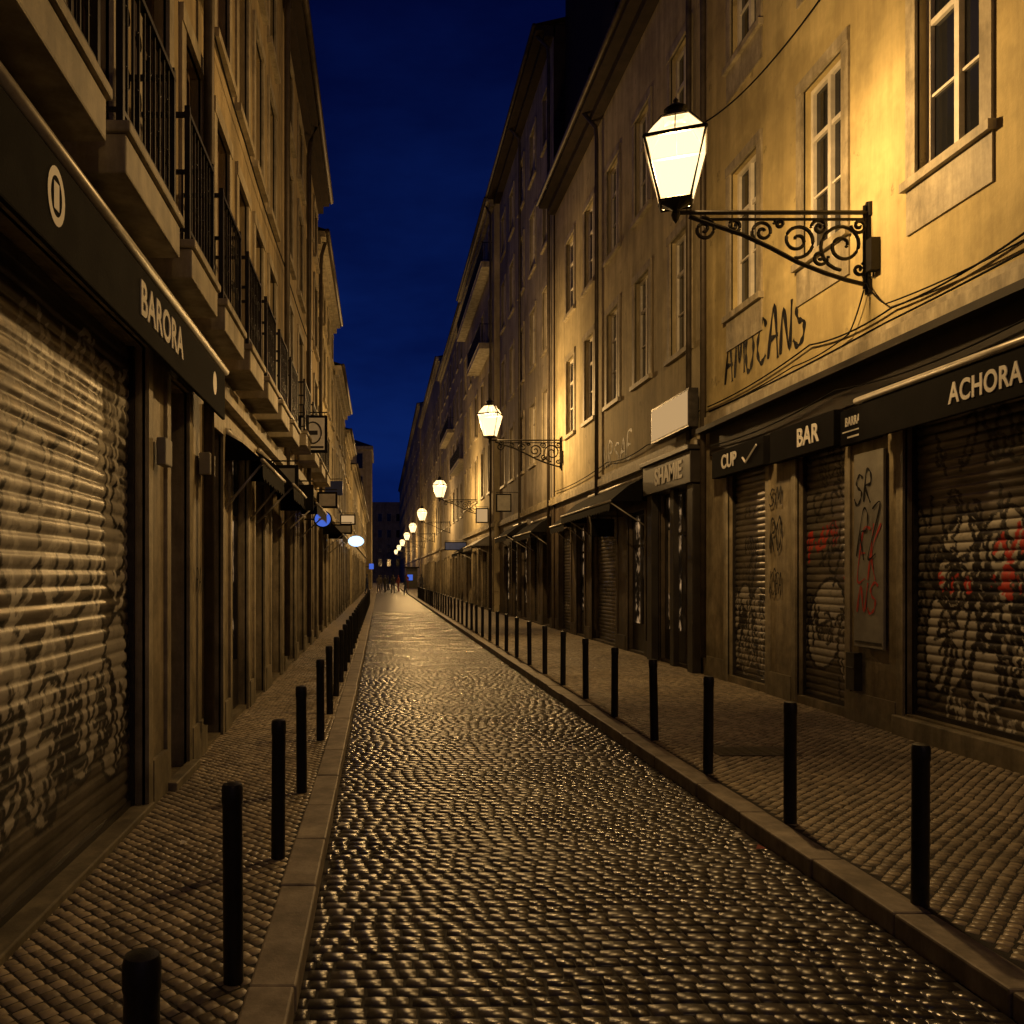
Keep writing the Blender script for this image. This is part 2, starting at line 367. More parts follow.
    for py in (pipe or []):
        gt.tube([fc.p(py,eave,H-.05),fc.p(py,.12,H-.5),fc.p(py,.10,H-.8),fc.p(py,.10,.4)],.05,8)
    gt.obj('gutter_and_drainpipes','zinc',P,True)
    if balc:
        sl=MB(); ir=MB()
        for (a,b,z,dp) in balc:
            fc.box(sl,a,b,0,dp,z-.26,z-.06); fc.box(sl,a-.02,b+.02,0,dp+.025,z-.06,z)
            railing(fc,ir,a+.04,b-.04,z,dp-.04,.88)
        sl.obj('balcony_slabs','stone',P,False,.012); ir.obj('balcony_railings','iron',P)
    return P,fc
def railing(fc,mb,a,b,z,dp,h):
    fc.box(mb,a-.02,b+.02,dp-.02,dp+.02,z+h-.03,z+h); fc.box(mb,a,b,dp-.012,dp+.012,z+.07,z+.095)
    for yy in (a,b):
        fc.box(mb,yy-.015,yy+.015,0,dp,z+h-.03,z+h-.002); fc.box(mb,yy-.01,yy+.01,0,dp,z+.07,z+.09)
        fc.box(mb,yy-.018,yy+.018,dp-.018,dp+.018,z,z+h+.04)
        n=max(2,int(dp/.1))
        for i in range(1,n): fc.box(mb,yy-.007,yy+.007,dp*i/n-.007,dp*i/n+.007,z+.09,z+h-.03)
    n=max(3,int((b-a)/.1))
    for i in range(1,n):
        y=a+(b-a)*i/n; fc.box(mb,y-.007,y+.007,dp-.007,dp+.007,z+.09,z+h-.03)
        if i%2 and a<16:
            for zc,rz in ((.3,.06),(.62,.05)):
                mb.tube([fc.p(y+.045*math.cos(t),dp,z+zc+rz*math.sin(t)) for t in np.linspace(0,2*math.pi,9)],.006,4)

# ---------------------------------------------------------------- ground
g=MB(); g.quad((-300,-200,-.03),(300,-200,-.03),(300,500,-.03),(-300,500,-.03)); g.obj('ground','ground')
def stones(name,cx,cy,hx,hy,rot,z,h,mat,parent=None,zj=.003,tilt=.03,dome=.12,ir=.84):
    n=len(cx); t=np.array([-1,-ir,0,ir,1]); U,V=np.meshgrid(t,t); U=U.ravel(); V=V.ravel()
    edge=np.maximum(abs(U),abs(V)); corner=(abs(U)>.7)&(abs(V)>.7)
    hz=np.where(edge>.95,-h,np.where(edge>.5,-h*dome,0)); hz=np.where(corner&(edge<.95),-h*dome*2,hz)
    su=np.where((abs(U)>.9)&(abs(V)>.9),.92,1.0)
    lx=hx[:,None]*(U*su)[None]*(1+np.random.uniform(-.06,.06,(n,25))); ly=hy[:,None]*(V*su)[None]*(1+np.random.uniform(-.06,.06,(n,25)))
    c,s_=np.cos(rot)[:,None],np.sin(rot)[:,None]
    X=cx[:,None]+lx*c-ly*s_; Y=cy[:,None]+lx*s_+ly*c
    Z=z+hz[None]+np.random.uniform(-zj,zj,(n,1))+lx*np.random.normal(0,tilt,(n,1))+ly*np.random.normal(0,tilt,(n,1))+np.random.uniform(-.0006,.0006,(n,25))
    v=np.stack([X,Y,Z],-1).reshape(-1,3)
    q=np.array([[r*5+c_,r*5+c_+1,r*5+c_+6,r*5+c_+5] for r in range(4) for c_ in range(4)])
    f=(q[None]+(np.arange(n)*25)[:,None,None]).reshape(-1,4)
    me=bpy.data.meshes.new(name); me.vertices.add(len(v)); me.vertices.foreach_set('co',v.ravel().astype(np.float32))
    me.loops.add(f.size); me.loops.foreach_set('vertex_index',f.ravel().astype(np.int32))
    me.polygons.add(len(f)); me.polygons.foreach_set('loop_start',np.arange(0,f.size,4,dtype=np.int32))
    me.polygons.foreach_set('use_smooth',np.ones(len(f),dtype=bool)); me.update(calc_edges=True); me.validate()
    me.materials.append(M[mat]); o=bpy.data.objects.new(name,me); COL.objects.link(o)
    if parent: o.parent=parent
    return o
RX0,RX1=-.34,2.5
road=empty('cobblestone_road')
p=.088; cx=[];cy=[];hx=[];hy=[]
ry=1.0
while ry<40:
    rh=p*random.uniform(.92,1.08); x=RX0-random.uniform(0,.1)
    while x<RX1:
        w_=p*random.uniform(.9,1.5)
        xa=max(x,RX0); xb=min(x+w_,RX1)
        if xb-xa>.035:
            xm=(xa+xb)/2; arc=.06*math.sin((xm-RX0)/(RX1-RX0)*math.pi)
            cx.append(xm); cy.append(ry+arc+random.uniform(-.005,.005)+.014*math.sin(xm*3+ry*.7)); hx.append((xb-xa)/2-.0028); hy.append(rh/2-.0028)
        x+=w_
    ry+=rh
n=len(cx); cx=np.array(cx); cy=np.array(cy)
stones('setts',cx,cy,np.array(hx),np.array(hy),np.random.normal(0,.05,n),0.003*np.sin(cx*2.2+1)[:,None]*np.cos(cy*.9)[:,None],.010,'sett',road,.0014,.012,.14,.86)
b_=MB(); b_.quad((RX0-.05,-8,-.0085),(RX1+.05,-8,-.0085),(RX1+.05,40.2,-.0085),(RX0-.05,40.2,-.0085)); b_.obj('joint_bed','dirtbase',road)
b_=MB(); b_.quad((RX0-.05,40.0,-.003),(RX1+.05,40.0,-.003),(RX1+.05,260,-.003),(RX0-.05,260,-.003)); b_.quad((RX0,-8,-.003),(RX1,-8,-.003),(RX1,1,-.003),(RX0,1,-.003)); b_.obj('distant_setts','fars',road)
for nm,xa,xb in (('kerb',-.53,RX0),('kerb',RX1,2.69)):
    kb=MB(); y=-8
    while y<230:
        l=random.uniform(.75,1.15) if y<60 else 6; dz=random.uniform(-.004,.004); kb.box(xa+random.uniform(-.004,.004),xb+random.uniform(-.005,.005),y+.004,y+l-.004,-.05,.105+dz); y+=l
    kb.obj(nm,'kerb',None,False,.012)
for xa,xb,ymax in ((XL-.25,-.53,22),(2.69,XR+.25,24)):
    P=empty('cobbled_pavement')
    sp=.066; cs=[]
    for i in range(-550,550):
        for j in range(-550,550):
            u=i*sp; v_=j*sp; X=(u-v_)*.7071; Y=(u+v_)*.7071
            if xa+.03<X<xb-.03 and 1.2<Y<ymax: cs.append((X,Y))
    cs=np.array(cs); n=len(cs); cs+=np.random.uniform(-.004,.004,cs.shape)
    cs[:,0]+=.008*np.sin(cs[:,1]*2.1); cs[:,1]+=.012*np.sin(cs[:,0]*3+cs[:,1]*.8)
    hh=sp/2-.0022
    stones('paving_stones',cs[:,0],cs[:,1],hh*np.random.uniform(.86,1.02,n),hh*np.random.uniform(.86,1.02,n),math.pi/4+np.random.normal(0,.08,n),.1,.008,'calc',P,.0013,.022,.15)
    b_=MB(); b_.quad((xa,-8,.0932),(xb,-8,.0932),(xb,ymax+.2,.0932),(xa,ymax+.2,.0932)); b_.obj('joint_bed','dirtbase',P)
    b_=MB(); b_.quad((xa,ymax,.098),(xb,ymax,.098),(xb,240,.098),(xa,240,.098)); b_.quad((xa,-8,.098),(xb,-8,.098),(xb,1.2,.098),(xa,1.2,.098)); b_.obj('distant_paving','farc',P)

# ---------------------------------------------------------------- buildings right
BK=(.012,.011,.012); WH=(.66,.64,.58)
PAL=[BK,BK,BK,(.02,.02,.025),(.5,.47,.42),(.08,.07,.06)]
RD=(.48,.035,.02)
PALR=[BK,BK,BK,WH,WH,RD,RD,(.02,.02,.03)]
rows3=[(5.75,7.9),(9.6,11.6)]
g1=[(6.0,8.74,.32,3.35,'paint',11,26,PALR,2),(9.83,11.0,.2,3.35,'paint',5,16,PAL+[RD],1),(11.86,13.19,.2,3.35,'paint',8,16,PAL,1),(2.4,5.2,.3,3.35,'shutter')]
building(1,XR,-4,14.2,14,rows3,[-.9,1.2,3.4,5.8,8.08,10.37,12.6],.92,g1,'ochre','gstone',4.25,pipe=[13.95],apron=.45,roofh=3)
g2=[(14.5,16.4,.15,3.3,'shop'),(17.3,18.5,.15,3.1,'shop'),(19.4,21.6,.15,3.1,'shutter'),(22.4,23.3,.15,3.1,'shop'),(24,25.6,.15,3.1,'shutter')]
building(1,XR,14.2,26.2,13.2,[(5.75,7.9),(9.2,11.3)],[15.3,17.5,19.7,21.9,24.1],.95,g2,'cream','dstone',4.0,pipe=[20.8,14.6],roofh=7.2,setback=.32,eave=.5,eavemat='roof')
def auto_g(y0,y1,rnd,step=2.3):
    out=[]; y=y0+.5
    while y+1.5<y1:
        w=rnd.uniform(1.0,1.6); out.append((y,y+w,.15,rnd.uniform(2.9,3.2),rnd.choice(['shutter','shop','door','shop']))); y+=w+rnd.uniform(.5,.9)
    return out
rnd=random.Random(3)
def auto_c(y0,y1,st):
    n=max(1,int((y1-y0)/st)); return [y0+(i+.5)*(y1-y0)/n for i in range(n)]
building(1,XR-.05,26.2,38,18.7,[(5.6,7.7),(9,11),(12.4,14.4),(15.6,17.3)],auto_c(26.2,38,2.2),.95,auto_g(26.2,38,rnd),'grey','dstone',4.0,pipe=[26.5,32],roofh=1.2,eave=.55,endwall='roof',eavemat='roof')
building(1,XR-.3,38,52,18.6,[(5.6,7.8),(9,11.2),(12.4,14.6),(16,17.8)],auto_c(38,52,2.4),1.0,auto_g(38,52,rnd),'cream','gstone',4.0,pipe=[38.5],roofh=1,
   balc=[(38.6,44,12.3,.6),(38.6,51,16.0,.5)])
building(1,XR,52,75,19,[(5.6,7.8),(9,11.2),(12.4,14.6),(16,17.8)],auto_c(52,75,2.6),1.0,auto_g(52,75,rnd),'grey','gstone',4.0,roofh=1,balc=[(53,60,9,.5),(62,70,12.4,.5)])
building(1,XR-.1,75,110,21,[(5.6,7.8),(9,11.2),(12.4,14.6),(16,17.8)],auto_c(75,110,3),1.0,auto_g(75,110,rnd),'cream','gstone',4.0,roofh=1)
building(1,XR-.2,110,225,24,[(5.6,7.8),(9,11.2),(12.4,14.6),(16,17.8),(19.4,21.5)],auto_c(110,225,4.5),1.1,[],'tan','gstone',4.0,roofh=1)
# ---------------------------------------------------------------- buildings left
gl1=[(2.2,5.97,.13,3.35,'paint',21,16,[WH,WH,(.5,.48,.43),BK,BK,(.35,.33,.3)],2),(6.6,7.25,.12,3.3,'door'),(8.0,8.8,.12,3.2,'door'),(9.35,10.5,.15,3.2,'shop'),(11.1,12.0,.12,3.2,'door'),(12.8,14.0,.15,3.1,'shutter'),(-2,1.2,.2,3.3,'shutter')]
bal=[(2.4,3.95,4.02,.38),(4.25,5.4,4.02,.38),(5.75,6.65,4.02,.38),(6.98,7.95,4.02,.38),(8.35,9.3,4.02,.38),(9.7,10.6,4.02,.38),(11,11.95,4.02,.38),(12.4,13.4,4.02,.38)]
cl=[(a+b)/2 for a,b,_,_ in bal]
building(-1,XL,-4,14.4,11.9,[(4.04,6.3),(7.1,8.9),(9.6,11.0)],[-2.5,-.9,.6,2.0]+cl[1:],.70,gl1,'olive','gstone',3.62,frame='brownwood',balc=bal,pipe=[7.7,14.2],roofh=1.6,eave=.34,eavemat='roof')
building(-1,XL,14.4,22.6,11.7,[(4.6,6.6),(7.4,9.1),(9.7,11)],auto_c(14.4,22.6,1.9),.85,auto_g(14.4,22.6,rnd),'tan','gstone',3.7,frame='brownwood',balc=[(15,16.2,4.3,.35),(17,18.2,4.3,.35),(19,20.2,4.3,.35),(21,22.2,4.3,.35)],roofh=1.6,eave=.3,pipe=[18.6],eavemat='roof')
building(-1,XL-.05,22.6,31,10.9,[(4.4,6.2),(7.0,8.6),(9.2,10.2)],auto_c(22.6,31,2),.9,auto_g(22.6,31,rnd),'cream','gstone',3.7,frame='white',roofh=1.5,eave=.25,pipe=[23])
building(-1,XL,31,40,9.4,[(4.4,6.3),(7.0,8.6)],auto_c(31,40,2.1),.95,auto_g(31,40,rnd),'grey','gstone',3.7,roofh=1.5,eave=.25)
building(-1,XL-.02,40,48,8.6,[(4.4,6.2),(6.6,7.9)],auto_c(40,48,2.1),.95,auto_g(40,48,rnd),'cream','gstone',3.7,roofh=1.2,eave=.25)
building(-1,XL+.05,48,98,8.0,[(4.4,6.1)],auto_c(48,98,3.1),1.0,auto_g(48,98,rnd),'cream','gstone',3.7,roofh=1.0,eave=.25)
P=empty('tower_house'); mb=MB(); mb.box(-6.5,-1.0,100,112,0,16.5); mb.obj('walls','cream',P)
mb=MB(); gm=MB()
for zz in (5,8.3,11.6,14.3):
    for xx in (-5.3,-3.9,-2.4): mb.box(xx-.5,xx+.5,99.93,100,zz-.1,zz+1.9); gm.box(xx-.35,xx+.35,99.9,99.94,zz,zz+1.75)
mb.box(-6.7,-.8,99.8,112.2,16.5,16.9); mb.obj('stone_trim','stone',P); gm.obj('window_glass','glass',P)
mb=MB(); mb.quad((-6.7,99.8,16.9),(-.8,99.8,16.9),(-3.7,106,18.8)); mb.quad((-.8,99.8,16.9),(-.8,112.2,16.9),(-3.7,106,18.8)); mb.quad((-6.7,99.8,16.9),(-6.7,112.2,16.9),(-3.7,106,18.8)); mb.obj('roof','roof',P)
P=empty('closing_building'); mb=MB(); mb.box(-14,14,236,250,0,22); mb.obj('walls','tan',P)
mb=MB(); gm=MB()
for zz in (4,8,12,16.5):
    for i in range(11): xx=-12.5+i*2.5; mb.box(xx-.7,xx+.7,235.9,236,zz,zz+2.4); gm.box(xx-.5,xx+.5,235.85,235.92,zz+.15,zz+2.2)
mb.obj('stone_trim','stone',P); gm.obj('window_glass','glass',P)

# ---------------------------------------------------------------- street lamps
def spiral(cy,cz,r0,r1,a0,turns,n=40):
    return [(cy+(r0+(r1-r0)*i/n)*math.cos(a0+turns*2*math.pi*i/n),cz+(r0+(r1-r0)*i/n)*math.sin(a0+turns*2*math.pi*i/n)) for i in range(n+1)]
def lamp(Y,power,side=1,Xw=XR,det=True):
    P=empty('street_lamp'); fc=Fac(side,Xw); W=2.14
    ir=MB()
    def T(pts,r,k=6): ir.tube([fc.p(Y,a,b) for a,b in pts],r,k)
    rot=math.radians(24); cw=W
    def ring(r,z,k=4):
        cxx=fc.x(cw); return [(cxx+r*math.cos(rot+2*math.pi*i/k),Y+r*math.sin(rot+2*math.pi*i/k),z) for i in range(k)]
    lv=[(.225,5.85),(.44,6.50),(.20,6.76)]
    R=[ring(r,z) for r,z in lv]; gl=MB()
    for a in range(2):
        for i in range(4): gl.quad(R[a][i],R[a][(i+1)%4],R[a+1][(i+1)%4],R[a+1][i])
    gl.obj('lantern_glass','lglass',P)
    for i in range(4):
        ir.tube([R[0][i],R[1][i],R[2][i]],.016,6)
        for a in range(3): ir.tube([R[a][i],R[a][(i+1)%4]],.018 if a!=1 else .024,6)
        ir.tube([tuple((R[1][i][q]+R[1][(i+1)%4][q])/2 for q in range(3)),tuple((R[2][i][q]+R[2][(i+1)%4][q])/2 for q in range(3))],.007,5)
    cxx=fc.x(cw)
    def lathe(prof,k=12):
        for i in range(len(prof)-1):
            for j in range(k):
                t0=2*math.pi*j/k;t1=2*math.pi*(j+1)/k; (ra,za),(rb,zb)=prof[i],prof[i+1]
                ir.quad((cxx+ra*math.cos(t0),Y+ra*math.sin(t0),za),(cxx+ra*math.cos(t1),Y+ra*math.sin(t1),za),(cxx+rb*math.cos(t1),Y+rb*math.sin(t1),zb),(cxx+rb*math.cos(t0),Y+rb*math.sin(t0),zb))
    lathe([(.20,6.75),(.15,6.79),(.10,6.81),(.09,6.86),(.13,6.88),(.06,6.93),(.02,6.95),(.03,6.98),(.0,7.02)])
    lathe([(.0,5.62),(.03,5.66),(.05,5.72),(.035,5.77),(.08,5.80),(.14,5.83),(.19,5.85),(.0,5.855)])
    T([(.02,4.86),(.02,5.86)],.026); T([(.06,4.9),(.06,5.82)],.018)
    fc.box(ir,Y-.05,Y+.05,0,.03,4.85,5.0); fc.box(ir,Y-.05,Y+.05,0,.03,5.7,5.85)
    T([(0,5.745),(W-.02,5.745)],.024); T([(0,5.67),(1.8,5.67)],.016)
    T([(.05,4.95),(.25,5.0),(.5,5.08),(.8,5.2),(1.1,5.36),(1.4,5.50),(1.7,5.60),(W-.15,5.70)],.024)
    if det:
        for (a,b,r0,r1,a0,t) in ((.30,5.38,.27,.04,-1.5,1.8),(.80,5.44,.20,.03,-1.4,-1.7),(1.18,5.53,.13,.02,-1.2,1.6),(1.5,5.60,.08,.015,-1.2,-1.5),(1.83,5.56,.13,.015,1.4,1.6),(.12,5.60,.09,.01,0,-1.5),(.55,5.25,.09,.01,3,1.4),(.56,5.58,.09,.01,0,1.5),(1.0,5.62,.055,.01,0,1.4),(.12,5.12,.08,.01,2,1.3)):
            T(spiral(a,b,r0,r1,a0,t),.02,5)
        ir.tube([fc.p(Y,.02,5.05),fc.p(Y-.1,.02,5.0),fc.p(Y-.12,.03,5.3)],.012,5)
        fc.box(ir,Y-.2,Y-.1,0,.1,5.05,5.4)
    ir.obj('iron_bracket_and_frame','iron',P,False)
    ld=bpy.data.lights.new('lamp_light','POINT'); ld.energy=power; ld.color=WARM; ld.shadow_soft_size=.11
    lo=bpy.data.objects.new('lamp_light',ld); COL.objects.link(lo); lo.location=(cxx,Y,6.3); lo.parent=P
for Y,pw in ((-6.4,650),(9.37,1350),(25.2,2300),(45,2300),(64,2200),(82,2000),(100,1800),(120,1800),(142,1800),(168,1800)): lamp(Y,pw,1,XR if Y<40 else XR-.1,Y<50)  # first lamp is unseen behind the camera, added to light the foreground

# ---------------------------------------------------------------- bollards
bm=bmesh.new(); prof=[(0.0,0),(.041,0),(.040,.72),(.043,.73),(.043,.785),(.038,.803),(.02,.808),(0,.809)]
k=20; rings=[]
for r,z in prof: rings.append([bm.verts.new((r*math.cos(2*math.pi*j/k),r*math.sin(2*math.pi*j/k),z)) for j in range(k)])
for i in range(len(rings)-1):
    for j in range(k): bm.faces.new((rings[i][j],rings[i][(j+1)%k],rings[i+1][(j+1)%k],rings[i+1][j]))
bmesh.ops.remove_doubles(bm,verts=bm.verts,dist=.0005)
me=bpy.data.meshes.new('bollard'); bm.to_mesh(me); bm.free(); me.materials.append(M['blackpaint'])
me.polygons.foreach_set('use_smooth',[True]*len(me.polygons)); me.update()
def bollard(x,y):
    o=bpy.data.objects.new('bollard',me); COL.objects.link(o); o.location=(x,y,.1); o.rotation_euler=(random.gauss(0,.007),random.gauss(0,.007),random.random()*6)
    o.modifiers.new('es','EDGE_SPLIT')
y=4.25
while y<62: bollard(2.70 if y<5 else 2.745+random.uniform(-.01,.01),y); y+=1.42
bollard(2.74,2.8)
bollard(-.535,1.9)
for y in (3.45,4.96,6.46,8.5,10.1): bollard(-.595,y)
y=11.6
while y<50: bollard(-.6,y); y+=1.5

# ---------------------------------------------------------------- shop signs & awnings (right)
fR=Fac(1,XR); fL=Fac(-1,XL)
P=empty('shop_awning'); mb=MB(); fR.box(mb,4.9,9.0,0,.30,3.40,3.58); fR.box(mb,4.9,9.0,.30,.335,3.16,3.56); mb.obj('canvas_fascia','canvas',P,False,.01)
mb=MB(); mb.tube([fR.p(4.85,.33,3.60),fR.p(9.05,.33,3.60)],.035,10); mb.obj('front_rail','rail',P,True)
text('sign_lettering','ACHORA',fR,7.13,.337,3.35,.255,parent=P,squash=.78,offset=.007)
P=empty('shop_sign'); mb=MB(); fR.box(mb,9.05,9.75,.04,.12,3.22,3.62); mb.obj('board','canvas',P,False,.008)
text('sign_lettering','BARRATZ',fR,9.43,.122,3.47,.14,parent=P,squash=.66)
mb=MB(); fR.box(mb,9.2,9.7,.12,.124,3.36,3.375); fR.box(mb,9.25,9.6,.12,.124,3.29,3.31); mb.obj('underline','letter',P)
P=empty('shop_sign'); mb=MB(); fR.box(mb,9.8,11.4,.05,.17,3.24,3.66); mb.obj('board','canvas',P,False,.008)
text('sign_lettering','BAR',fR,10.4,.172,3.45,.31,parent=P,squash=.9,offset=.007)
P=empty('shop_sign'); mb=MB(); fR.box(mb,11.6,13.4,.05,.17,3.26,3.66); mb.obj('board','canvas',P,False,.008)
text('sign_lettering','CUP',fR,12.75,.172,3.46,.29,parent=P,squash=.95,offset=.007)
mb=MB()
for a,b in (((12.25,3.44),(12.15,3.36)),((12.15,3.36),(11.8,3.56))): mb.tube([fR.p(a[0],.175,a[1]),fR.p(b[0],.175,b[1])],.018,5)
mb.obj('stand_in_mark','letter',P)
P=empty('shop_fascia'); mb=MB(); fR.box(mb,-2,13.8,0,.05,3.68,4.13); mb.obj('fascia_board','soot',P)
mb=MB(); fR.box(mb,-2,13.95,.05,.22,4.06,4.14); mb.obj('ledge','soot',P)
P=empty('utility_panel'); mb=MB(); fR.box(mb,9.02,9.58,.03,.06,.95,3.1); mb.obj('panel','board',P,False,.006)
mb=MB(); fR.box(mb,9.05,9.55,.06,.068,1.0,1.02); mb.obj('rim','plate',P)
P=empty('letter_box'); mb=MB(); fR.box(mb,9.45,9.62,.036,.13,.46,.88); fR.box(mb,9.46,9.61,.13,.136,.70,.72); mb.obj('box','plate',P,False,.01)
P=empty('shop_front'); mb=MB(); fR.box(mb,14.25,14.5,0,.16,.1,3.3); fR.box(mb,16.4,16.7,0,.16,.1,3.3); fR.box(mb,14.2,16.75,0,.22,3.3,3.85); fR.box(mb,14.15,16.8,0,.28,3.85,3.93); fR.box(mb,15.35,15.55,0,.1,.1,3.3)
mb.obj('timber','darkwood',P,False,.01)
text('sign_lettering','SHAMIE',fR,15.3,.224,3.56,.42,parent=P,squash=.95,offset=.008)
mb=MB(); fR.box(mb,15.8,16.15,-.1,-.08,1.4,2.6); fR.box(mb,15.82,16.13,-.1,-.085,.9,1.3); mb.obj('poster','paper',P)
mb=MB(); fR.box(mb,14.7,15.2,-.11,-.10,1.9,2.5); mb.obj('window_glow_panel','warmdim',P)  # glowing panel standing in for faint light inside the shop
P=empty('illuminated_sign'); mb=MB(); fR.box(mb,14.1,16.05,.12,.28,4.22,4.86); mb.obj('case','plate',P)
mb=MB(); fR.box(mb,14.15,16.0,.28,.29,4.26,4.82); mb.obj('lit_face','signlit',P)
def awning(fc,y0,y1,w,zt,zb,mat='canvas'):
    P=empty('shop_awning'); mb=MB()
    prof=[(0,zt),(w*.5,zt-(zt-zb)*.38),(w,zb)]
    for i in range(2):
        (a,za),(b,zb_)=prof[i],prof[i+1]; mb.quad(fc.p(y0,a,za),fc.p(y1,a,za),fc.p(y1,b,zb_),fc.p(y0,b,zb_))
    m=int((y1-y0)/.22)
    for i in range(m):
        a=y0+(y1-y0)*i/m; b=y0+(y1-y0)*(i+1)/m
        mb.quad(fc.p(a,w,zb),fc.p(b,w,zb),fc.p(b,w+.005,zb-.17),fc.p((a+b)/2,w+.005,zb-.21),fc.p(a,w+.005,zb-.17))
    for yy in (y0,y1): mb.quad(fc.p(yy,0,zt),fc.p(yy,w*.5,zt-(zt-zb)*.38),fc.p(yy,w,zb),fc.p(yy,0,zb))
    mb.obj('canvas',mat,P)
    mb=MB(); mb.tube([fc.p(y0-.03,w,zb),fc.p(y1+.03,w,zb)],.022,8)
    for yy in (y0+.1,y1-.1): mb.tube([fc.p(yy,0,zb-.5),fc.p(yy,w,zb)],.015,6)
    mb.tube([fc.p(y0,.04,zt),fc.p(y1,.04,zt)],.04,8)
    mb.obj('frame','rail',P,True)
awning(fR,17.2,21.8,.75,3.75,3.25); awning(fR,22.2,24,.6,3.5,3.1); awning(fR,26.6,30,.7,3.6,3.1); awning(fR,31,34,.8,3.7,3.2); awning(fR,39,43,1.2,3.7,3.1,'board')
awning(fR,47,51,1.1,3.6,3.0)
def hang(fc,y,w0,w1,z0,z1,mat,face=None):
    P=empty('hanging_shop_sign'); mb=MB(); fc.box(mb,y-.04,y+.04,w0,w1,z0,z1); mb.obj('board',mat,P,False,.01)
    mb=MB(); mb.tube([fc.p(y,0,z1+.06),fc.p(y,w1,z1+.06)],.012,6); mb.tube([fc.p(y,w0+.05,z1),fc.p(y,w0+.05,z1+.06)],.008,5); mb.tube([fc.p(y,w1-.05,z1),fc.p(y,w1-.05,z1+.06)],.008,5); mb.obj('bracket','iron',P)
    x0,x1=sorted((fc.x(w0+.05),fc.x(w1-.05)))
    if face:
        mb=MB(); mb.box(x0,x1,y-.046,y-.041,z0+.05,z1-.05); mb.obj('face',face,P)
    return P
hang(fR,33,.3,.9,4.2,4.9,'canvas','board'); hang(fR,40,.3,.9,4.2,4.9,'canvas','signlit'); hang(fR,50,.3,1.6,3.2,3.7,'canvas','bluesign'); hang(fR,18.9,.2,.7,2.6,3.0,'canvas')
P=hang(fL,16.0,.12,.66,4.05,4.75,'canvas','letter')
mb=MB(); xm=fL.x(.39)
mb.tube([(xm+.16*math.cos(t),15.945,4.42+.2*math.sin(t)) for t in np.linspace(0,2*math.pi,25)],.014,5); mb.box(xm-.09,xm+.09,15.945,15.955,4.38,4.46); mb.box(xm-.2,xm+.2,15.945,15.955,4.13,4.17); mb.obj('stand_in_mark','darkwood',P)
hang(fL,13.2,.1,.62,2.75,3.15,'canvas'); hang(fL,12.0,.1,.5,2.9,3.3,'canvas','board'); hang(fL,21,.1,.6,3.4,3.8,'canvas','paper'); hang(fL,26,.1,.8,3.0,3.3,'canvas','board'); hang(fL,33,.1,.7,3.7,4.1,'canvas','signlit'); hang(fL,24,.1,.6,4.0,4.4,'bluesign','bluesign')
P=empty('round_shop_sign'); mb=MB()
def disc(mb,x,y,z,r,ry,t=.05,k=24):
    n=len(mb.v)
    for yy in (y-t,y+t):
        for j in range(k): mb.v.append((x+r*math.cos(2*math.pi*j/k),yy,z+ry*math.sin(2*math.pi*j/k)))
    mb.f.append(tuple(range(n,n+k))); mb.f.append(tuple(range(n+k,n+2*k))[::-1])
    for j in range(k): mb.f.append((n+j,n+k+j,n+k+(j+1)%k,n+(j+1)%k))
disc(mb,fL.x(.42),18.3,2.95,.20,.19); mb.obj('disc','canvas',P)
mb=MB(); disc(mb,fL.x(.42),18.245,2.95,.17,.16,.006); mb.obj('lit_disc','bluedim',P); mb=MB(); mb.tube([fL.p(18.3,0,2.95),fL.p(18.3,.24,2.95)],.02); mb.obj('bracket','iron',P)
mb=MB(); xx=fL.x(.42); mb.box(xx-.09,xx+.09,18.232,18.238,2.93,2.97); mb.box(xx-.05,xx+.05,18.232,18.238,3.0,3.02); mb.obj('stand_in_mark','letter',P)
P=empty('illuminated_oval_sign'); mb=MB(); disc(mb,fL.x(.55),39,3.3,.36,.24); mb.obj('oval','bluelit',P); mb=MB(); mb.tube([fL.p(39,0,3.3),fL.p(39,.2,3.3)],.03); mb.obj('bracket','iron',P)
P=empty('shop_awning'); mb=MB(); fL.box(mb,1.5,7.85,0,.19,3.44,3.60); fL.box(mb,1.5,7.85,.19,.22,3.18,3.60); mb.obj('canvas_fascia','canvas',P,False,.01)
mb=MB(); mb.tube([fL.p(1.45,.215,3.635),fL.p(7.9,.215,3.635)],.035,10); mb.obj('front_rail','rail',P,True)
text('sign_lettering','BARORA',fL,5.6,.222,3.40,.29,parent=P,squash=.92,offset=.007)
mb=MB()
for i in range(24):
    t0,t1=2*math.pi*i/24,2*math.pi*(i+1)/24; mb.quad(fL.p(3.75+.10*math.cos(t0),.2235,3.42+.13*math.sin(t0)),fL.p(3.75+.10*math.cos(t1),.2235,3.42+.13*math.sin(t1)),fL.p(3.75+.065*math.cos(t1),.2235,3.42+.09*math.sin(t1)),fL.p(3.75+.065*math.cos(t0),.2235,3.42+.09*math.sin(t0)))
mb.box(fL.x(.2235)-.001,fL.x(.2235)+.001,3.72,3.78,3.36,3.48)
for i in range(20):
    t0,t1=2*math.pi*i/20,2*math.pi*(i+1)/20; mb.quad(fL.p(7.35,.2235,3.41),fL.p(7.35+.08*math.cos(t0),.2235,3.41+.1*math.sin(t0)),fL.p(7.35+.08*math.cos(t1),.2235,3.41+.1*math.sin(t1)))
mb.obj('stand_in_mark','letter',P)
awning(fL,8.9,10.9,.42,3.25,2.95); awning(fL,11.3,13.6,.5,3.4,2.95); awning(fL,14.8,17.5,.55,3.5,3.0); awning(fL,24,27,.6,3.4,2.9)
P=empty('wall_box'); mb=MB(); fL.box(mb,6.15,6.35,.03,.10,2.55,2.75); fL.box(mb,7.6,7.85,.03,.13,2.65,2.85); mb.obj('case','board',P,False,.01)

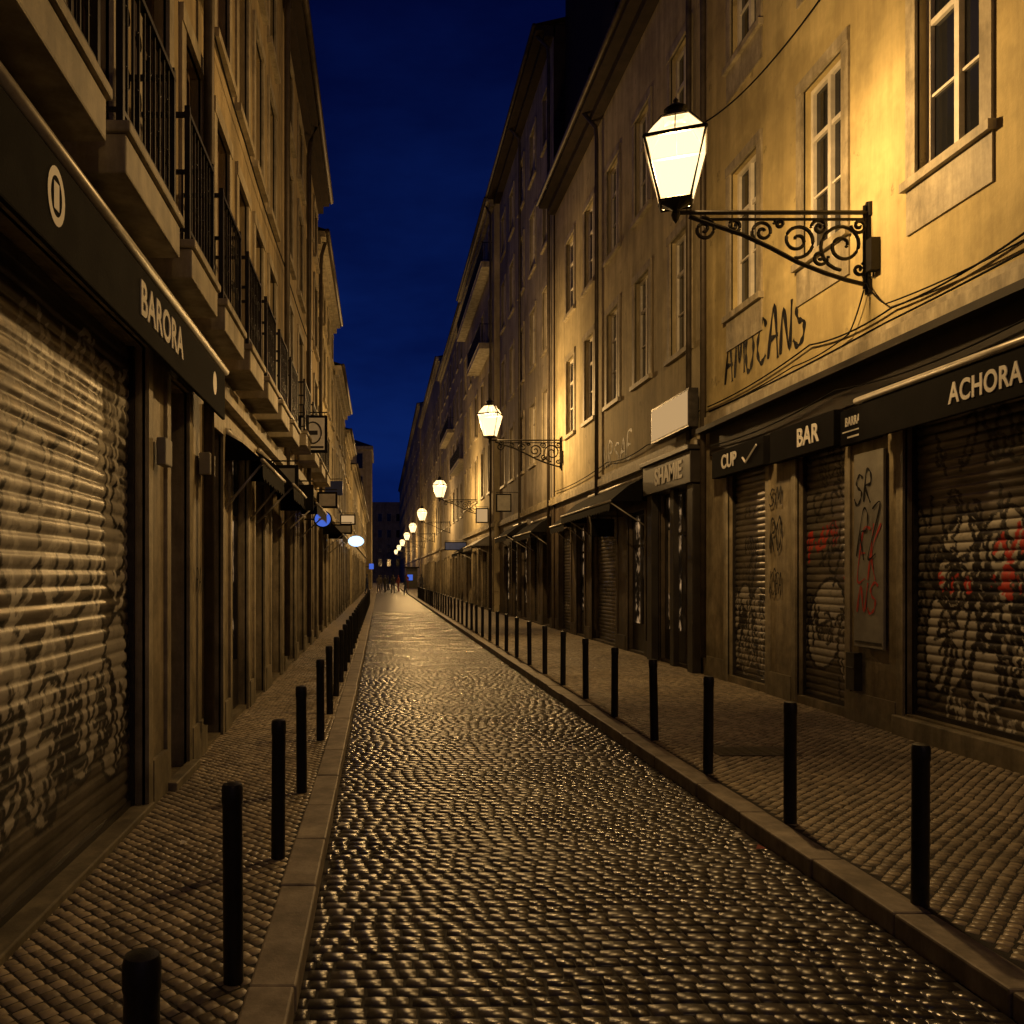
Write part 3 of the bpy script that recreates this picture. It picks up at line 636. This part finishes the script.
# ---------------------------------------------------------------- cables
def cable(fc,pts,r=.011,sag=.06,n=10):
    out=[]
    for (y0,w0,z0),(y1,w1,z1) in zip(pts[:-1],pts[1:]):
        for i in range(n): t=i/n; out.append(fc.p(y0+(y1-y0)*t,w0+(w1-w0)*t,z0+(z1-z0)*t-sag*4*t*(1-t)))
    out.append(fc.p(*pts[-1])); mb=MB(); mb.tube(out,r,5); return mb.obj('cable','canvas',None,True)
cable(fR,[(3,.04,4.75),(6.9,.04,4.62),(8.9,.04,4.55),(10.6,.04,4.62),(13.9,.04,4.5)]); cable(fR,[(3,.06,4.6),(6.5,.06,4.55),(9.0,.05,4.62),(9.45,.05,5.1)],.009,.05)
cable(fR,[(9.4,.05,4.9),(9.7,.05,4.5),(11,.05,4.45),(14,.06,4.42)],.009,.04); cable(fR,[(5,.05,4.52),(9,.05,4.42),(13.8,.05,4.40)],.012,.03)
cable(fR,[(4,.1,3.95),(7,.1,3.85),(9.9,.1,3.9),(13.6,.1,3.82)],.01,.08); cable(fR,[(14,.06,9.2),(11.5,.06,8.75),(9,.06,8.9),(5,.06,9.3)],.012,.08)
cable(fR,[(14.2,.06,4.5),(17,.06,4.35),(20,.06,4.4),(26,.06,4.3)],.012,.08); cable(fL,[(2,.05,3.75),(8,.05,3.7),(14,.05,3.72)],.01,.04)
cable(fL,[(7.7,.06,7.0),(10,.06,6.85),(14,.06,6.9),(20,.06,7)],.01,.06)

# ---------------------------------------------------------------- graffiti
GL={'A':[[(0,0),(.4,1),(.8,-.05)],[(.1,.4),(.75,.38)]],'M':[[(0,0),(.15,1),(.45,.3),(.75,1),(.9,0)]],'O':[[(.42,1),(.1,.8),(.03,.4),(.2,.02),(.5,.05),(.68,.45),(.6,.85),(.38,1)]],
'C':[[(.8,.85),(.45,1),(.15,.7),(.12,.3),(.4,0),(.78,.15)]],'N':[[(0,-.05),(.1,1),(.65,.0),(.75,1.1)]],'S':[[(.75,.9),(.4,1.02),(.1,.8),(.3,.55),(.65,.4),(.6,.1),(.25,-.05),(-.05,.15)]],
'R':[[(0,0),(.08,1),(.55,.95),(.6,.6),(.1,.5),(.7,-.05)]],'K':[[(.05,0),(.1,1)],[(.7,1),(.1,.5),(.75,0)]],'E':[[(.7,1),(.1,.95),(.05,0),(.7,.05)],[(.1,.5),(.55,.52)]],'Z':[[(0,.95),(.7,1),(.05,0),(.8,.05)]]}
WN=[0]
def ribbon(mb,fc,pts,r,w):
    P=[Vector(p) for p in pts]; Q=[P[0]]+P+[P[-1]]; S_=[]
    for i in range(1,len(Q)-2):
        for k in range(7):
            t=k/7; a,b,c,d=Q[i-1],Q[i],Q[i+1],Q[i+2]
            S_.append(.5*((2*b)+(-a+c)*t+(2*a-5*b+4*c-d)*t*t+(-a+3*b-3*c+d)*t**3))
    S_.append(P[-1]); n0=len(mb.v)
    for i,p in enumerate(S_):
        d=(S_[min(i+1,len(S_)-1)]-S_[max(i-1,0)]); d=d.normalized() if d.length>1e-6 else Vector((1,0)); nn=Vector((-d.y,d.x))
        rr=r*(.8+.35*math.sin(i*.9))
        for sg in (-1,1): q=p+nn*rr*sg; mb.v.append(fc.p(q.x,w,q.y))
    for i in range(len(S_)-1): a=n0+2*i; mb.f.append((a,a+1,a+3,a+2))
def tag(s,fc,ystart,z,h,wid,mat,w=.004,slant=.15,r=.018):
    mb=MB()
    for i,ch in enumerate(s):
        for st in GL[ch]:
            pts=[]
            for (x,y) in st:
                xx=(i*1.0+x)*wid+slant*y*h+random.uniform(-.02,.02)*h; yy=z+y*h*(1+.12*math.sin(i*2))+random.uniform(-.03,.03)*h
                pts.append((ystart-xx if fc.s>0 else ystart+xx,yy))
            WN[0]+=1; ribbon(mb,fc,pts,r,w+.0004*(WN[0]%9))
    return mb.obj('graffiti_tag',mat)
tag('AMOCANS',fR,13.3,4.74,.62,.37,'spray',.005,.06,.040)
tag('SR',fR,9.55,2.55,.3,.18,'spray',.066,.1,.016); tag('EK',fR,9.5,1.7,.55,.2,'redspray',.066,.2,.014); tag('NS',fR,9.5,1.35,.28,.2,'redspray',.066,.2,.016); tag('RZ',fR,9.5,1.95,.5,.2,'spray',.0705,.2,.012)
tag('KSEA',fR,11.72,1.5,.3,.09,'spray',.032,.1,.012); tag('RO',fR,11.7,2.1,.4,.18,'spray',.032,.1,.018); tag('SM',fR,11.72,2.7,.22,.18,'spray',.032,.1,.016)
tag('NRSAE',fR,20.6,4.3,.5,.5,'greyspray',.004,.1,.035)
tag('RAK',fL,7.5,1.6,.2,.1,'spray',.03,.1,.01)

# ---------------------------------------------------------------- pavement details
P=empty('manhole_cover'); mb=MB(); mb.box(3.1,3.85,7.75,8.15,.095,.106); mb.obj('plate','cover',P)
mb=MB()
for i in range(7): mb.box(3.16+i*.1,3.20+i*.1,7.8,8.1,.106,.110)
mb.obj('ribs','cover',P)
for x,y,a,mt in ((-.26,5.9,.3,'paper'),(2.38,5.65,.8,'paper'),(2.42,5.4,.2,'redsign'),(-1.2,5.2,1,'paper'),(1.9,8.5,.4,'paper')):
    mb=MB(); c,s_=math.cos(a)*.035,math.sin(a)*.03; z=.012 if -.34<x<2.5 else .108
    mb.quad((x-c,y-s_,z),(x+s_,y-c,z+.012),(x+c,y+s_,z+.002),(x-s_*.8,y+c,z+.018)); mb.obj('litter',mt)
P=empty('door_step'); mb=MB(); fL.box(mb,6.5,7.35,0,.1,.08,.16); mb.obj('step','stone',P,False,.01)
P=empty('shutter_sill'); mb=MB(); fL.box(mb,2.0,6.05,-.1,.05,.05,.14); mb.obj('sill','stone',P,False,.01)
P=empty('shutter_sill'); mb=MB(); fR.box(mb,5.9,8.85,-.1,.08,.05,.3); mb.obj('sill','stone',P,False,.012)

# ---------------------------------------------------------------- pedestrians far down the street
def person(x,y,seed,face=0):
    r=random.Random(seed); st=r.uniform(.1,.28); me=bpy.data.meshes.new('body')
    V=[(0,0,.95),(0,0,1.15),(0,0,1.38),(0,0,1.52),(0,0,1.66),(0,0,1.76),
       (.1,0,.9),(.11,-st*.4,.5),(.11,st*-.2,.09),(.11,-st*.2-.14,.04),
       (-.1,0,.9),(-.11,st*.3,.5),(-.11,st,.1),(-.11,st-.13,.05),
       (.19,0,1.4),(.24,.06,1.12),(.23,-.06,.86),(-.19,0,1.4),(-.24,-.05,1.12),(-.23,-.16,.9)]
    E=[(0,1),(1,2),(2,3),(3,4),(4,5),(0,6),(6,7),(7,8),(8,9),(0,10),(10,11),(11,12),(12,13),(2,14),(14,15),(15,16),(2,17),(17,18),(18,19)]
    Rr=[.14,.135,.16,.06,.095,.08,.09,.065,.045,.04,.09,.065,.045,.04,.065,.048,.035,.065,.048,.035]
    me.from_pydata(V,E,[]); o=bpy.data.objects.new('pedestrian',me); COL.objects.link(o)
    o.modifiers.new('skin','SKIN')
    for i,q in enumerate(Rr): me.skin_vertices[0].data[i].radius=(q,q*.75)
    me.skin_vertices[0].data[0].use_root=True
    o.modifiers.new('sub','SUBSURF').levels=1; o.modifiers['sub'].render_levels=1
    c=r.choice([(.03,.03,.04),(.05,.04,.04),(.02,.03,.08),(.12,.1,.09),(.15,.03,.03)])
    me.materials.append(simple('clothes_%d'%seed,c,.8,0,.3,6,0)); o.location=(x,y,0 if RX0<x<RX1 else .1); o.rotation_euler=(0,0,face)
for i,(x,y) in enumerate(((-.1,78),(.5,84),(1.2,80),(1.9,88),(.9,95),(2.2,74),(3.4,70),(.1,98),(1.6,102),(-1.1,72),(4.0,86),(2.9,92))): person(x,y,i,random.uniform(0,6.28))
P=empty('lit_shop_sign'); mb=MB(); mb.box(-1.2,-.7,93.9,94,2.4,3.0); mb.obj('face','bluedim',P); mb=MB(); mb.box(-1.6,-1.2,93.92,93.98,2.6,2.7); mb.obj('bracket','iron',P)
P=empty('kiosk'); mb=MB(); mb.box(3.2,4.6,104,105.5,.1,2.6); mb.obj('body','darkwood',P); mb=MB(); mb.box(3.35,4.0,103.95,103.99,1.1,1.8); mb.obj('lit_window','bluedim',P); mb=MB(); mb.box(3.0,4.8,103.6,105.7,2.6,2.75); mb.obj('roof','canvas',P)

# ---------------------------------------------------------------- world, moon-dim sun, camera
W=bpy.data.worlds.new('World'); S.world=W; W.use_nodes=True; nt=W.node_tree; bg=nt.nodes['Background']
tc=N(nt,'ShaderNodeTexCoord'); sp=N(nt,'ShaderNodeSeparateXYZ'); L(nt,tc.outputs['Generated'],sp.inputs[0])
c0=ramp(nt,sp.outputs['Z'],.0,(.0022,.0125,.10),.60,(.0005,.0020,.026))
mp=N(nt,'ShaderNodeMapping'); mp.inputs['Scale'].default_value=(2,2,6); L(nt,tc.outputs['Generated'],mp.inputs[0])
cl_=ramp(nt,noise(nt,mp.outputs[0],1.6,5,.6),.38,(.7,.7,.75),.66,(1.5,1.35,1.2))
L(nt,mixc(nt,1.0,c0,cl_,'MULTIPLY'),bg.inputs[0]); bg.inputs[1].default_value=1.0
sd=bpy.data.lights.new('moonlight','SUN'); sd.energy=.01; sd.angle=math.radians(.5); sd.color=(.6,.7,1)
so=bpy.data.objects.new('moonlight',sd); COL.objects.link(so); so.rotation_euler=(math.radians(35),math.radians(10),0)
cd=bpy.data.cameras.new('camera'); co=bpy.data.objects.new('camera',cd); COL.objects.link(co)
co.location=(0,0,CZ); co.rotation_euler=(math.pi/2,0,0); cd.sensor_width=36; cd.lens=F/1024*36
cd.shift_x=(512-380)/1024; cd.shift_y=(575-512)/1024; cd.clip_end=1500; cd.clip_start=.05
S.camera=co
S.view_settings.view_transform='Standard'; S.view_settings.look='None'; S.view_settings.exposure=0
